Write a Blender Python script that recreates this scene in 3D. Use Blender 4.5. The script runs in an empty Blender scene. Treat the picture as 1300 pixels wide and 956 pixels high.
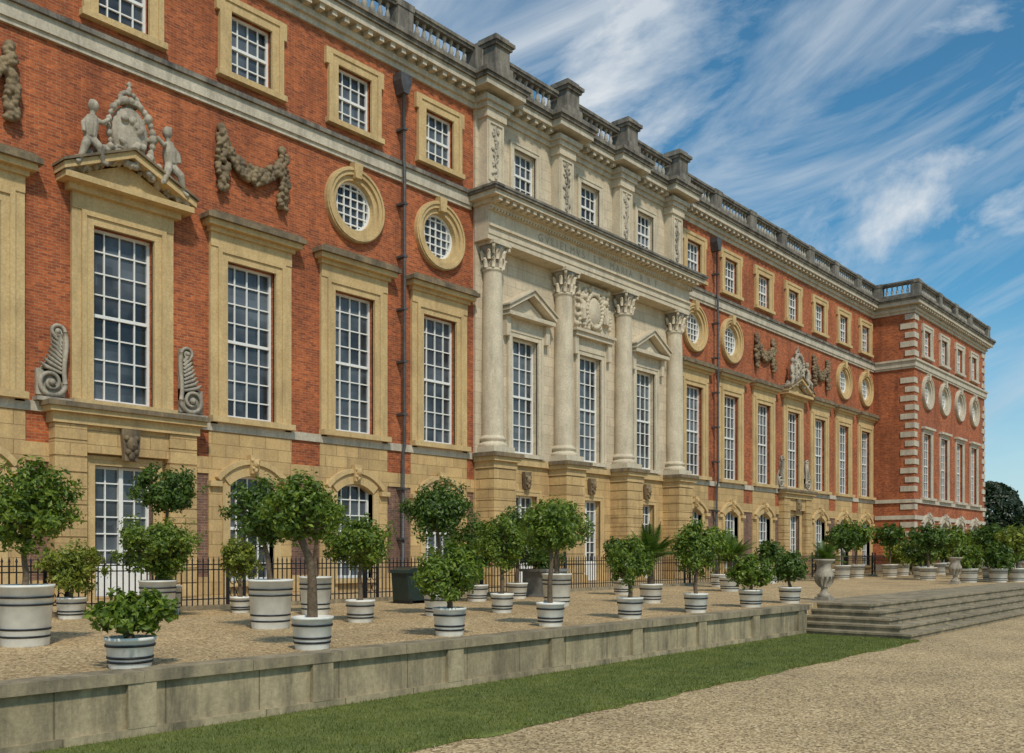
import bpy, math, random
import numpy as np
from mathutils import Vector
R = random.Random(7)
NR = np.random.default_rng(11)
D = 25.5
# ------------------------------------------------------------------ materials
def newmat(name):
    m = bpy.data.materials.new(name); m.use_nodes = True
    nt = m.node_tree; b = nt.nodes["Principled BSDF"]
    return m, nt, b
def mixc(nt, a, b, fac, mode='MIX'):
    n = nt.nodes.new('ShaderNodeMix'); n.data_type = 'RGBA'; n.blend_type = mode
    for i, v in ((0, fac), (6, a), (7, b)):
        if isinstance(v, bpy.types.NodeSocket): nt.links.new(v, n.inputs[i])
        else: n.inputs[i].default_value = (v if i == 0 else (*v, 1) if len(v) == 3 else v)
    return n.outputs[2]
def ramp(nt, src, p0, p1, c0=(0,0,0,1), c1=(1,1,1,1)):
    n = nt.nodes.new('ShaderNodeValToRGB')
    n.color_ramp.elements[0].position = p0; n.color_ramp.elements[1].position = p1
    n.color_ramp.elements[0].color = c0; n.color_ramp.elements[1].color = c1
    nt.links.new(src, n.inputs[0]); return n.outputs[0]
def coords(nt, scale=(1,1,1)):
    tc = nt.nodes.new('ShaderNodeTexCoord'); mp = nt.nodes.new('ShaderNodeMapping')
    mp.inputs['Scale'].default_value = scale
    nt.links.new(tc.outputs['Object'], mp.inputs[0]); return mp.outputs[0]
def noise(nt, scale, detail=4, rough=.6, sc=(1,1,1)):
    n = nt.nodes.new('ShaderNodeTexNoise'); n.inputs['Scale'].default_value = scale
    n.inputs['Detail'].default_value = detail; n.inputs['Roughness'].default_value = rough
    nt.links.new(coords(nt, sc), n.inputs['Vector']); return n.outputs['Fac']
def wallcoord(nt):
    tc = nt.nodes.new('ShaderNodeTexCoord'); s = nt.nodes.new('ShaderNodeSeparateXYZ')
    nt.links.new(tc.outputs['Object'], s.inputs[0])
    a = nt.nodes.new('ShaderNodeMath'); a.operation = 'ADD'
    nt.links.new(s.outputs[0], a.inputs[0]); nt.links.new(s.outputs[1], a.inputs[1])
    c = nt.nodes.new('ShaderNodeCombineXYZ')
    nt.links.new(a.outputs[0], c.inputs[0]); nt.links.new(s.outputs[2], c.inputs[1])
    return c.outputs[0]
def bricktex(nt, c1, c2, mortar, w, h, ms, bias=0):
    b = nt.nodes.new('ShaderNodeTexBrick')
    nt.links.new(wallcoord(nt), b.inputs['Vector'])
    b.inputs['Color1'].default_value = (*c1, 1); b.inputs['Color2'].default_value = (*c2, 1)
    b.inputs['Mortar'].default_value = (*mortar, 1); b.inputs['Scale'].default_value = 1
    b.inputs['Brick Width'].default_value = w; b.inputs['Row Height'].default_value = h
    b.inputs['Mortar Size'].default_value = ms; b.inputs['Mortar Smooth'].default_value = .3
    b.inputs['Bias'].default_value = bias
    return b
def mixf(nt, s, f):
    n = nt.nodes.new('ShaderNodeMath'); n.operation = 'MULTIPLY'
    nt.links.new(s, n.inputs[0]); n.inputs[1].default_value = f; return n.outputs[0]
def bump(nt, b, h, strength, dist=.02):
    n = nt.nodes.new('ShaderNodeBump'); n.inputs['Strength'].default_value = strength
    n.inputs['Distance'].default_value = dist
    nt.links.new(h, n.inputs['Height']); nt.links.new(n.outputs[0], b.inputs['Normal'])
def brickmat(name, c1, c2, mortar):
    m, nt, b = newmat(name)
    bt = bricktex(nt, c1, c2, mortar, .225, .078, .007)
    big = ramp(nt, noise(nt, .4, 5, .65), .3, .7, (.66,.64,.66,1), (1.18,1.2,1.2,1))
    col = mixc(nt, bt.outputs['Color'], big, 1.0, 'MULTIPLY')
    mid = ramp(nt, noise(nt, 5, 4, .8, (1,1,2.2)), .32, .68, (.55,.52,.55,1), (1.32,1.32,1.3,1))
    col = mixc(nt, col, mid, .9, 'MULTIPLY')
    streak = ramp(nt, noise(nt, 1.0, 4, .6, (1.6,1.6,.14)), .48, .72)
    col = mixc(nt, col, tuple(x*.4 for x in c2), mixf(nt, streak, .5))
    nt.links.new(col, b.inputs['Base Color']); b.inputs['Roughness'].default_value = .92
    bump(nt, b, bt.outputs['Fac'], -.4, .01)
    return m
def stone(name, c1, c2, block=None, stain=(.12,.10,.08), amt=.5, lo=.5, hi=.78, bw=.9):
    m, nt, b = newmat(name)
    n1 = ramp(nt, noise(nt, 1.3, 5, .7), .3, .7)
    col = mixc(nt, c1, c2, n1)
    fine = ramp(nt, noise(nt, 16, 4, .75), .28, .72, (.76,.76,.76,1), (1.14,1.14,1.14,1))
    col = mixc(nt, col, fine, 1.0, 'MULTIPLY')
    if block:
        bt = bricktex(nt, (1.08,1.06,1.03), (.80,.78,.75), (.45,.4,.35), block[0], block[1], .012)
        col = mixc(nt, col, bt.outputs['Color'], bw, 'MULTIPLY')
    st = ramp(nt, noise(nt, 1.7, 6, .72, (1.5,1.5,.30)), lo, hi)
    col = mixc(nt, col, stain, mixf(nt, st, amt))
    nt.links.new(col, b.inputs['Base Color']); b.inputs['Roughness'].default_value = .88
    bump(nt, b, noise(nt, 22, 3, .7), .4, .015)
    return m
def plain(name, c, rough=.5, metal=0, var=.15, scale=6):
    m, nt, b = newmat(name)
    f = ramp(nt, noise(nt, scale, 3, .6), .3, .7, (1-var,1-var,1-var,1), (1+var,1+var,1+var,1))
    nt.links.new(mixc(nt, c, f, 1.0, 'MULTIPLY'), b.inputs['Base Color'])
    b.inputs['Roughness'].default_value = rough; b.inputs['Metallic'].default_value = metal
    return m
M = {}
M['brick'] = brickmat('red_brick', (.54,.135,.036), (.29,.068,.023), (.40,.23,.13))
M['brick2'] = brickmat('brown_brick', (.26,.13,.08), (.15,.08,.055), (.30,.23,.17))
M['cream'] = stone('portland_stone', (.71,.60,.44), (.56,.465,.33), (1.1,.42), (.18,.14,.10), .4, bw=.6)
M['creamp'] = stone('carved_portland_stone', (.71,.61,.45), (.54,.455,.33), None, (.15,.12,.085), amt=.5)
M['yellow'] = stone('bath_stone_ashlar', (.67,.47,.215), (.51,.34,.155), (.95,.38), (.22,.15,.09), .6, .46, .76)
M['yellowp'] = stone('bath_stone_trim', (.67,.485,.235), (.54,.37,.17), None, (.2,.14,.08), .5, .46, .76)
M['white'] = stone('white_stone', (.66,.58,.45), (.51,.445,.34), None, (.14,.12,.09), .55, .45, .75)
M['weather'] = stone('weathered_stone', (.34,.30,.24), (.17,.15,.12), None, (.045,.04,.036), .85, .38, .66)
M['balu'] = stone('baluster_stone', (.50,.45,.36), (.34,.30,.245), None, (.08,.07,.06), .7, .45, .7)
M['hood'] = stone('hood_lead_stone', (.32,.235,.13), (.21,.155,.095), None, (.055,.045,.035), .75, .38, .66)
M['ochre'] = stone('carved_ochre_stone', (.36,.265,.145), (.18,.125,.07), None, (.045,.035,.03), .75, .4, .68)
M['carve'] = stone('carved_grey_stone', (.56,.49,.38), (.34,.29,.22), None, (.08,.07,.055), .75, .44, .70)
M['terr'] = stone('terrace_stone', (.42,.34,.215), (.27,.215,.13), None, (.06,.055,.04), .8, .40, .70)
M['terrw'] = stone('terrace_wall_stone', (.50,.41,.26), (.33,.27,.165), (1.215,.7), (.085,.075,.045), .85, .42, .68)
M['paint'] = plain('white_window_paint', (.80,.79,.75), .5, 0, .06)
M['iron'] = plain('black_iron', (.018,.018,.02), .45, .3)
M['pipe'] = plain('lead_pipe', (.085,.08,.08), .55, .2, .3)
M['pot'] = plain('white_tub_paint', (.76,.74,.67), .55, 0, .16, 3)
M['hoop'] = plain('black_hoop', (.02,.02,.022), .5, .3)
M['soil'] = plain('soil', (.06,.04,.025), .95, 0, .5, 20)
M['bark'] = plain('bark', (.13,.09,.055), .9, 0, .4, 25)
M['roof'] = plain('lead_roof', (.12,.125,.13), .6, 0, .2)
M['green'] = plain('green_plastic', (.014,.028,.022), .45)
M['lead'] = plain('lead_planter', (.22,.22,.21), .6, .1, .2)
M['letter'] = plain('inscription', (.36,.30,.22), .85)
def leafmat(name, dark, light, cs=4.5):
    m, nt, b = newmat(name)
    g = nt.nodes.new('ShaderNodeNewGeometry')
    r = nt.nodes.new('ShaderNodeValToRGB'); r.color_ramp.elements[0].color = (*dark,1); r.color_ramp.elements[1].color = (*light,1)
    nt.links.new(g.outputs['Random Per Island'], r.inputs[0])
    cl = ramp(nt, noise(nt, cs, 2, .6), .3, .7, (.6,.65,.6,1), (1.35,1.22,1.1,1))
    col = mixc(nt, r.outputs[0], cl, 1.0, 'MULTIPLY')
    nt.links.new(col, b.inputs['Base Color']); b.inputs['Roughness'].default_value = .45
    tr = nt.nodes.new('ShaderNodeBsdfTranslucent'); nt.links.new(mixc(nt, col, (1.4,1.5,.6), 1.0, 'MULTIPLY'), tr.inputs[0])
    ms = nt.nodes.new('ShaderNodeMixShader'); ms.inputs[0].default_value = .34
    nt.links.new(b.outputs[0], ms.inputs[1]); nt.links.new(tr.outputs[0], ms.inputs[2])
    nt.links.new(ms.outputs[0], nt.nodes['Material Output'].inputs[0])
    return m
M['leafa'] = leafmat('citrus_leaf', (.06,.12,.012), (.215,.30,.04))
M['leafb'] = leafmat('laurel_leaf', (.036,.085,.012), (.125,.205,.032))
M['leafc'] = leafmat('yellow_green_leaf', (.10,.15,.018), (.31,.35,.055))
M['yew'] = leafmat('yew_leaf', (.012,.03,.010), (.035,.06,.02))
M['blade'] = leafmat('grass_blade', (.075,.115,.016), (.20,.225,.05), 1.5)
# glass
m, nt, b = newmat('window_glass')
wn = nt.nodes.new('ShaderNodeTexNoise'); wn.inputs['Scale'].default_value = .55; wn.inputs['Detail'].default_value = 3
nt.links.new(coords(nt), wn.inputs['Vector'])
gb = bricktex(nt, (1,1,1), (.25,.25,.25), (.5,.5,.5), .443, .59, 0)
cc = mixc(nt, (.022,.026,.032), (.13,.15,.17), ramp(nt, wn.outputs[0], .40, .60))
cc = mixc(nt, cc, gb.outputs['Color'], .45, 'MULTIPLY')
nt.links.new(cc, b.inputs['Base Color']); b.inputs['Roughness'].default_value = .06
b.inputs['IOR'].default_value = 1.5
bump(nt, b, noise(nt, 2.2, 2, .5), .16, .05)
M['glass'] = m
def gravelmat(name, tint):
    m, nt, b = newmat(name)
    v = nt.nodes.new('ShaderNodeTexVoronoi'); v.inputs['Scale'].default_value = 38
    nt.links.new(coords(nt), v.inputs['Vector'])
    hs = nt.nodes.new('ShaderNodeSeparateColor'); nt.links.new(v.outputs['Color'], hs.inputs[0])
    r = nt.nodes.new('ShaderNodeValToRGB'); e = r.color_ramp.elements
    e[0].position = 0; e[0].color = (.17*tint[0],.115*tint[1],.06*tint[2],1)
    e[1].position = 1; e[1].color = (.74*tint[0],.59*tint[1],.37*tint[2],1)
    x = e.new(.45); x.color = (.48*tint[0],.345*tint[1],.18*tint[2],1)
    nt.links.new(hs.outputs[0], r.inputs[0])
    big = ramp(nt, noise(nt, .5, 5, .7), .3, .7, (.74,.73,.71,1), (1.12,1.1,1.08,1))
    col = mixc(nt, r.outputs[0], big, 1.0, 'MULTIPLY')
    mid = ramp(nt, noise(nt, 9, 4, .8), .3, .7, (.66,.64,.62,1), (1.25,1.25,1.25,1))
    col = mixc(nt, col, mid, .8, 'MULTIPLY')
    nt.links.new(col, b.inputs['Base Color']); b.inputs['Roughness'].default_value = .95
    bump(nt, b, v.outputs['Distance'], .7, .012)
    return m
M['gravel'] = gravelmat('gravel', (1.0,.97,.90))
M['gravel2'] = gravelmat('path_gravel', (.98,.98,.94))
m, nt, b = newmat('mown_grass')
c = mixc(nt, (.09,.12,.020), (.17,.19,.04), ramp(nt, noise(nt, 1.6, 6, .75), .35, .65))
c = mixc(nt, c, ramp(nt, noise(nt, 60, 3, .7), .3, .7, (.5,.5,.5,1), (1.4,1.4,1.4,1)), 1.0, 'MULTIPLY')
nt.links.new(c, b.inputs['Base Color']); b.inputs['Roughness'].default_value = .95
M['grass'] = m

# ------------------------------------------------------------------ mesh builder
class MB:
    def __init__(s): s.v=[]; s.f=[]; s.m=[]; s.sm=[]; s.mats=[]; s.n=0
    def mi(s, mat):
        if mat not in s.mats: s.mats.append(mat)
        return s.mats.index(mat)
    def add(s, vs, fs, mat, smooth=False):
        i = s.mi(mat); o = s.n
        s.v.extend(vs); s.n += len(vs)
        for f in fs: s.f.append([a+o for a in f])
        s.m.extend([i]*len(fs)); s.sm.extend([smooth]*len(fs))
    def box(s, x0,x1,y0,y1,z0,z1, mat):
        s.add([(x0,y0,z0),(x1,y0,z0),(x1,y1,z0),(x0,y1,z0),(x0,y0,z1),(x1,y0,z1),(x1,y1,z1),(x0,y1,z1)],
              [(0,3,2,1),(4,5,6,7),(0,1,5,4),(1,2,6,5),(2,3,7,6),(3,0,4,7)], mat)
    def prism(s, poly, y0, y1, mat):
        n = len(poly)
        vs = [(x,y0,z) for x,z in poly]+[(x,y1,z) for x,z in poly]
        fs = [tuple(range(n)), tuple(range(2*n-1,n-1,-1))]
        for i in range(n):
            j=(i+1)%n; fs.append((i, i+n, j+n, j))
        s.add(vs, fs, mat)
    def lathe(s, prof, cx, cy, seg, mat, smooth=True, cz=0, capt=True):
        vs=[]; fs=[]
        for r,z in prof:
            for k in range(seg):
                a=2*math.pi*k/seg; vs.append((cx+r*math.cos(a), cy+r*math.sin(a), cz+z))
        for i in range(len(prof)-1):
            for k in range(seg):
                k2=(k+1)%seg
                fs.append((i*seg+k,i*seg+k2,(i+1)*seg+k2,(i+1)*seg+k))
        if capt: fs.append(tuple((len(prof)-1)*seg+k for k in range(seg)))
        s.add(vs, fs, mat, smooth)
    def tube(s, pts, rad, seg, mat, smooth=True):
        pts=[Vector(p) for p in pts]; n=len(pts); vs=[]; fs=[]
        for i,p in enumerate(pts):
            d=(pts[min(i+1,n-1)]-pts[max(i-1,0)])
            if d.length<1e-6: d=Vector((0,0,1))
            d.normalize(); up=Vector((0,1,0)) if abs(d.y)<.9 else Vector((1,0,0))
            a=d.cross(up).normalized(); b=d.cross(a)
            r=rad[i] if hasattr(rad,'__len__') else rad
            for k in range(seg):
                t=2*math.pi*k/seg; q=p+a*(r*math.cos(t))+b*(r*math.sin(t)); vs.append(tuple(q))
        for i in range(n-1):
            for k in range(seg):
                k2=(k+1)%seg; fs.append((i*seg+k,i*seg+k2,(i+1)*seg+k2,(i+1)*seg+k))
        fs.append(tuple(range(seg))); fs.append(tuple((n-1)*seg+k for k in range(seg-1,-1,-1)))
        s.add(vs, fs, mat, smooth)
    def ball(s, c, r, mat, seg=10, rings=6, rot=0):
        vs=[]; fs=[]; rx,ry,rz = r if hasattr(r,'__len__') else (r,r,r)
        cr,sr=math.cos(rot),math.sin(rot)
        for i in range(rings+1):
            p=math.pi*i/rings
            for k in range(seg):
                a=2*math.pi*k/seg
                x=rx*math.sin(p)*math.cos(a); y=ry*math.sin(p)*math.sin(a); z=rz*math.cos(p)
                vs.append((c[0]+x*cr-z*sr, c[1]+y, c[2]+x*sr+z*cr))
        for i in range(rings):
            for k in range(seg):
                k2=(k+1)%seg; fs.append((i*seg+k,(i+1)*seg+k,(i+1)*seg+k2,i*seg+k2))
        s.add(vs, fs, mat, True)
    def wall(s, x0,x1,z0,z1,y,depth,ops,mat,sides=False):
        xs=sorted({x0,x1,*[o[0] for o in ops],*[o[1] for o in ops]}); xs=[x for x in xs if x0<=x<=x1]
        zs=sorted({z0,z1,*[o[2] for o in ops],*[o[3] for o in ops]}); zs=[z for z in zs if z0<=z<=z1]
        for i in range(len(xs)-1):
            for j in range(len(zs)-1):
                cx=(xs[i]+xs[i+1])/2; cz=(zs[j]+zs[j+1])/2
                if any(o[0]<cx<o[1] and o[2]<cz<o[3] for o in ops): continue
                s.add([(xs[i],y,zs[j]),(xs[i+1],y,zs[j]),(xs[i+1],y,zs[j+1]),(xs[i],y,zs[j+1])],[(0,1,2,3)],mat)
        for a,b_,c,d in ops:
            vs=[(a,y,c),(b_,y,c),(b_,y,d),(a,y,d),(a,y+depth,c),(b_,y+depth,c),(b_,y+depth,d),(a,y+depth,d)]
            s.add(vs,[(0,4,5,1),(1,5,6,2),(2,6,7,3),(3,7,4,0)],mat)
        if sides:
            vs=[(x0,y,z0),(x1,y,z0),(x1,y,z1),(x0,y,z1),(x0,y+depth,z0),(x1,y+depth,z0),(x1,y+depth,z1),(x0,y+depth,z1)]
            s.add(vs,[(1,5,6,2),(3,7,6,2),(0,4,7,3)],mat)
    def obj(s, name, parent=None):
        me=bpy.data.meshes.new(name); me.from_pydata([tuple(v) for v in s.v], [], s.f)
        for k in s.mats: me.materials.append(M[k])
        me.polygons.foreach_set('material_index', s.m); me.polygons.foreach_set('use_smooth', s.sm)
        me.update(); o=bpy.data.objects.new(name, me); bpy.context.collection.objects.link(o)
        if parent: o.parent=parent
        return o
def empty(name, loc=(0,0,0)):
    o=bpy.data.objects.new(name,None); o.location=loc; bpy.context.collection.objects.link(o); return o

# ------------------------------------------------------------------ palace
palace = empty('palace')
walls=MB(); trim=MB(); win=MB(); balu=MB(); cent=MB(); pipe=MB()
TZ=.72
C0=35.0
def sash(cx,z0,z1,hw,cols,rows,y,mid=True):
    win.add([(cx-hw,y+.02,z0),(cx+hw,y+.02,z0),(cx+hw,y+.02,z1),(cx-hw,y+.02,z1)],[(0,1,2,3)],'glass')
    ya,yb=y-.06,y+.015; f=.075
    win.box(cx-hw,cx-hw+f,ya,yb,z0,z1,'paint'); win.box(cx+hw-f,cx+hw,ya,yb,z0,z1,'paint')
    win.box(cx-hw+f,cx+hw-f,ya,yb,z0,z0+f*1.3,'paint'); win.box(cx-hw+f,cx+hw-f,ya,yb,z1-f,z1,'paint')
    t=.019
    for i in range(1,cols):
        x=cx-hw+2*hw*i/cols; win.box(x-t,x+t,ya+.02,yb-.001,z0+f*1.3,z1-f,'paint')
    for j in range(1,rows):
        z=z0+(z1-z0)*j/rows; tt=t
        if mid and j==rows//2: tt=.045
        win.box(cx-hw+f,cx+hw-f,ya+(.018 if tt==t else -.01),yb-.002,z-tt,z+tt,'paint')
def frame(mb,cx,z0,z1,hw,w,y,proj,mat,ear=0,bottom=True,inner=.0):
    for (a,b_,p) in ((0,w*.62,proj*.7),(w*.62,w,proj)):
        mb.box(cx-hw-b_,cx-hw-a,y-p,y+.05,z0,z1+a,mat); mb.box(cx+hw+a,cx+hw+b_,y-p,y+.05,z0,z1+a,mat)
        mb.box(cx-hw-b_,cx+hw+b_,y-p-.002,y+.05,z1+a,z1+b_,mat)
    if ear:
        for sx in (-1,1):
            xa=cx+sx*(hw+w); xb=xa+sx*ear
            mb.box(min(xa,xb),max(xa,xb),y-proj+.004,y+.05,z1+w-.55,z1+w,mat)
    if bottom:
        mb.box(cx-hw-w-.08,cx+hw+w+.08,y-proj-.08,y+.05,z0-.18,z0,mat)
def arch(mb,cx,hw,zs,sag,t,y0,y1,mat,n=14):
    Rr=(hw*hw+sag*sag)/(2*sag); cz=zs+sag-Rr; a=math.asin(min(1,hw/Rr))
    vs=[];fs=[]
    for i in range(n+1):
        th=-a+2*a*i/n
        for r in (Rr,Rr+t):
            for y in (y0,y1): vs.append((cx+r*math.sin(th),y,cz+r*math.cos(th)))
    for i in range(n):
        o=i*4;q=o+4
        fs+= [(o,q,q+2,o+2),(o+1,o,q,q+1)[::-1],(o+2,q+2,q+3,o+3)]
    fs+=[(0,2,3,1),(n*4,n*4+1,n*4+3,n*4+2)]
    mb.add(vs,fs,mat)
def ring(mb,cx,cz,r0,r1,y0,y1,mat,n=40):
    vs=[];fs=[]
    for i in range(n):
        a=2*math.pi*i/n
        for r in (r0,r1):
            for y in (y0,y1): vs.append((cx+r*math.cos(a),y,cz+r*math.sin(a)))
    for i in range(n):
        o=i*4;q=((i+1)%n)*4
        fs+=[(o,q,q+2,o+2),(o,o+1,q+1,q),(o+2,q+2,q+3,o+3)]
    mb.add(vs,fs,mat)
def keyhead(mb,cx,y,z,mat='ochre',s=1.0):
    mb.prism([(cx-.16*s,z-.38*s),(cx+.16*s,z-.38*s),(cx+.23*s,z+.38*s),(cx-.23*s,z+.38*s)],y-.14,y+.02,mat)
    mb.ball((cx,y-.17,z+.02),(.14*s,.12,.19*s),mat); mb.ball((cx,y-.28,z),(.03,.05,.06),mat,6,4)
    for sx in (-1,1):
        mb.ball((cx+sx*.12*s,y-.15,z+.16*s),.08*s,mat,8,5); mb.ball((cx+sx*.09*s,y-.16,z-.16*s),.08*s,mat,8,5)
    mb.ball((cx,y-.16,z-.25*s),(.09*s,.08,.12*s),mat,8,5)
def pediment(mb,cx,hw,z,h,y,proj,mat,top):
    mb.box(cx-hw,cx+hw,y-proj,y+.1,z,z+.16,mat)
    mb.prism([(cx-hw+.15,z+.16),(cx+hw-.15,z+.16),(cx,z+h-.05)],y-proj*.35,y+.1,mat)
    for sx in (-1,1):
        p=[(cx+sx*(hw+.05),z+.165),(cx,z+.165+h-.1),(cx,z+.165+h+.1),(cx+sx*(hw+.05),z+.165+.18)]
        if sx>0: p=p[::-1]
        p=p[::-1]
        mb.prism(p,y-proj-.04,y+.1,mat)
        q=[(cx+sx*(hw+.1),z+.165+.182),(cx,z+.165+h+.102),(cx,z+.165+h+.17),(cx+sx*(hw+.1),z+.165+.25)]
        if sx>0: q=q[::-1]
        q=q[::-1]
        mb.prism(q,y-proj-.12,y+.1,top)
def rustpier(mb,x0,x1,y0,y1,z0,z1,mat,ch=.42):
    mb.box(x0+.03,x1-.03,y0+.03,y1,z0,z1,mat)
    n=max(1,round((z1-z0)/ch)); h=(z1-z0)/n
    for i in range(n):
        mb.box(x0,x1,y0,y1,z0+i*h+.018,z0+(i+1)*h-.018,mat)

FZ0,FZ1=6.18,10.95
GW0,GS,GSAG=1.15,4.10,.32
OZ=14.05
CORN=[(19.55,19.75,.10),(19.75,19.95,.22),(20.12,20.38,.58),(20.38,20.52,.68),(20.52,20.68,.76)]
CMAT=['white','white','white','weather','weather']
def balustrade(x0,x1,y,dies,axis='x'):
    def bx(a,b_,p,z0,z1,m_='weather'):
        if axis=='x': balu.box(a,b_,y-p,y+p,z0,z1,m_)
        else: balu.box(y-p,y+p,a,b_,z0,z1,m_)
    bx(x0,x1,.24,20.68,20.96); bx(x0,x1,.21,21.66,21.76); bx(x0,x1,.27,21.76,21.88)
    prof=[(.10,0),(.10,.05),(.05,.08),(.09,.18),(.105,.26),(.05,.46),(.045,.56),(.085,.64),(.085,.70)]
    ds=sorted(dies)
    for d in ds:
        bx(d-.38,d+.38,.29,20.685,21.655); bx(d-.42,d+.42,.32,21.655,21.9)
    nb=int((x1-x0)/.36)
    for i in range(nb):
        x=x0+.15+i*(x1-x0-.15)/nb
        if any(abs(x-d)<.5 for d in ds): continue
        if axis=='x': balu.lathe(prof,x,y,8,'balu',cz=20.96,capt=False)
        else: balu.lathe(prof,y,x,8,'balu',cz=20.96,capt=False)

def bay(cx,y,kind,gkind,stonemat='yellow',trimm='yellowp',arms=False):
    up=[(cx-.88,cx+.88,FZ0,FZ1)]
    if kind=='oculus': up.append((cx-.86,cx+.86,OZ-.86,OZ+.86))
    up.append((cx-.74,cx+.74,16.72,18.65))
    sash(cx,FZ0,FZ1,.88,4,8,y+.24)
    sash(cx,16.72,18.65,.74,4,4,y+.2)
    frame(trim,cx,16.72,18.65,.74,.42,y,.14,trimm,ear=.12)
    if trimm=='white':
        frame(trim,cx,FZ0,FZ1,.88,.30,y,.12,trimm,bottom=False)
        trim.box(cx-1.3,cx+1.3,y-.3,y+.05,11.26,11.42,trimm)
    else:
        frame(trim,cx,FZ0,FZ1,.88,.34,y,.16,trimm,bottom=False)
        for sx in (-1,1):
            a=cx+sx*1.222; b_=cx+sx*1.47
            trim.box(min(a,b_),max(a,b_),y-.10,y+.05,FZ0-.25,11.295,trimm)
        trim.box(cx-1.47,cx+1.47,y-.13,y+.05,11.296,11.72,trimm)
        if not arms:
            trim.box(cx-1.54,cx+1.54,y-.22,y+.05,11.72,11.86,trimm)
            trim.box(cx-1.68,cx+1.68,y-.40,y+.05,11.86,12.02,trimm)
            trim.box(cx-1.78,cx+1.78,y-.52,y+.05,12.02,12.16,'hood')
            trim.prism([(cx-1.78,12.16),(cx+1.78,12.16),(cx+1.6,12.26),(cx-1.6,12.26)],y-.45,y+.05,'hood')
    trim.box(cx-1.5,cx+1.5,y-.30,y+.2,5.98,6.16,trimm)
    if kind=='oculus':
        ring(trim,cx,OZ,.84,1.02,y-.08,y+.28,trimm); ring(trim,cx,OZ,1.02,1.28,y-.17,y+.05,trimm)
        ring(trim,cx,OZ,1.16,1.24,y-.22,y+.05,trimm)
        trim.prism([(cx-.13,OZ+.9),(cx+.13,OZ+.9),(cx+.2,OZ+1.42),(cx-.2,OZ+1.42)],y-.28,y+.02,trimm)
        win.add([(cx-.86,y+.22,OZ-.86),(cx+.86,y+.22,OZ-.86),(cx+.86,y+.22,OZ+.86),(cx-.86,y+.22,OZ+.86)],[(0,1,2,3)],'glass')
        ring(win,cx,OZ,.76,.838,y+.12,y+.215,'paint',32)
        for i in range(-2,3):
            o=i*.30; L=math.sqrt(.76**2-o*o)
            win.box(cx+o-.02,cx+o+.02,y+.15,y+.214,OZ-L,OZ+L,'paint'); win.box(cx-L,cx+L,y+.148,y+.213,OZ+o-.02,OZ+o+.02,'paint')
    if gkind=='arch':
        gr=(cx-.8,cx+.8,GW0,GS+GSAG)
        sash(cx,GW0,GS+GSAG,.8,4,6,y+.22)
        arch(trim,cx,.8,GS,GSAG,.45,y-.12,y+.24,trimm)
        arch(trim,cx,1.18,GS+.12,.56,.16,y-.2,y+.0,trimm)
        for sx in (-1,1):
            a=cx+sx*.8; b_=cx+sx*1.05
            trim.box(min(a,b_),max(a,b_),y-.12,y+.2,TZ,GS-.02,trimm)
            trim.box(cx+sx*1.32-.2,cx+sx*1.32+.2,y-.2,y+.0,GS-.06,GS+.1,trimm)
        trim.box(cx-.95,cx+.95,y-.22,y+.2,GW0-.16,GW0,trimm)
        keyhead(trim,cx,y-.12,4.78,trimm,.75)
    else:
        gr=(cx-.85,cx+.85,TZ+.1,4.42)
        sash(cx,TZ+.9,4.42,.85,4,6,y+.22,False)
        win.box(cx-.85,cx+.85,y+.14,y+.26,TZ+.1,TZ+.9,'paint')
        win.box(cx-.06,cx+.06,y+.12,y+.24,TZ+.1,4.42,'paint')
        frame(trim,cx,TZ,4.42,.85,.25,y-.06,.08,trimm,bottom=False)
        keyhead(trim,cx,y-.1,5.15,'ochre',1.0)
    return up,gr
def section(x0,x1,bays,y,pav=False):
    ups=[];grs=[]
    for cx,kind,gk,arms in bays:
        u,g=bay(cx,y,kind,gk,trimm='white' if pav else 'yellowp',arms=arms)
        ups+=u;grs.append(g)
    walls.wall(x0,x1,5.7,19.6,y,.3,ups,'brick')
    walls.wall(x0,x1,TZ,5.7,y,.3,grs,'brick2' if not pav else 'brick')
    trim.box(x0,x1,y-.10,y+.02,5.72,5.98,'white')
    if not pav:
        for i,(cx,kind,gk,arms) in enumerate(bays):
            g=grs[i]
            walls.wall(cx-1.5,cx+1.5,TZ,5.72,y-.06,.06,[g],'yellow',sides=True)
        cs=sorted(b_[0] for b_ in bays)
        eds=[x0]+sum([[c-1.5,c+1.5] for c in cs],[])+[x1]
        for a,b_ in zip(eds[::2],eds[1::2]):
            if b_-a>.05:
                walls.box(a,b_,y-.05,y-.003,4.42,4.92,'yellow')
                walls.box(a,b_,y-.03,y-.003,4.921,5.719,'brick')
                walls.box(a,b_,y-.05,y-.003,TZ,1.3,'yellow')
    else:
        trim.box(x0,x1,y-.06,y+.02,4.5,4.8,'white'); trim.box(x0,x1,y-.06,y+.02,TZ,1.2,'white')
def band(x0,x1,y):
    trim.box(x0,x1,y-.10,y+.02,15.52,15.66,'white'); trim.box(x0,x1,y-.16,y+.02,15.66,16.06,'white'); trim.box(x0,x1,y-.26,y+.02,16.06,16.20,'weather')

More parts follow.
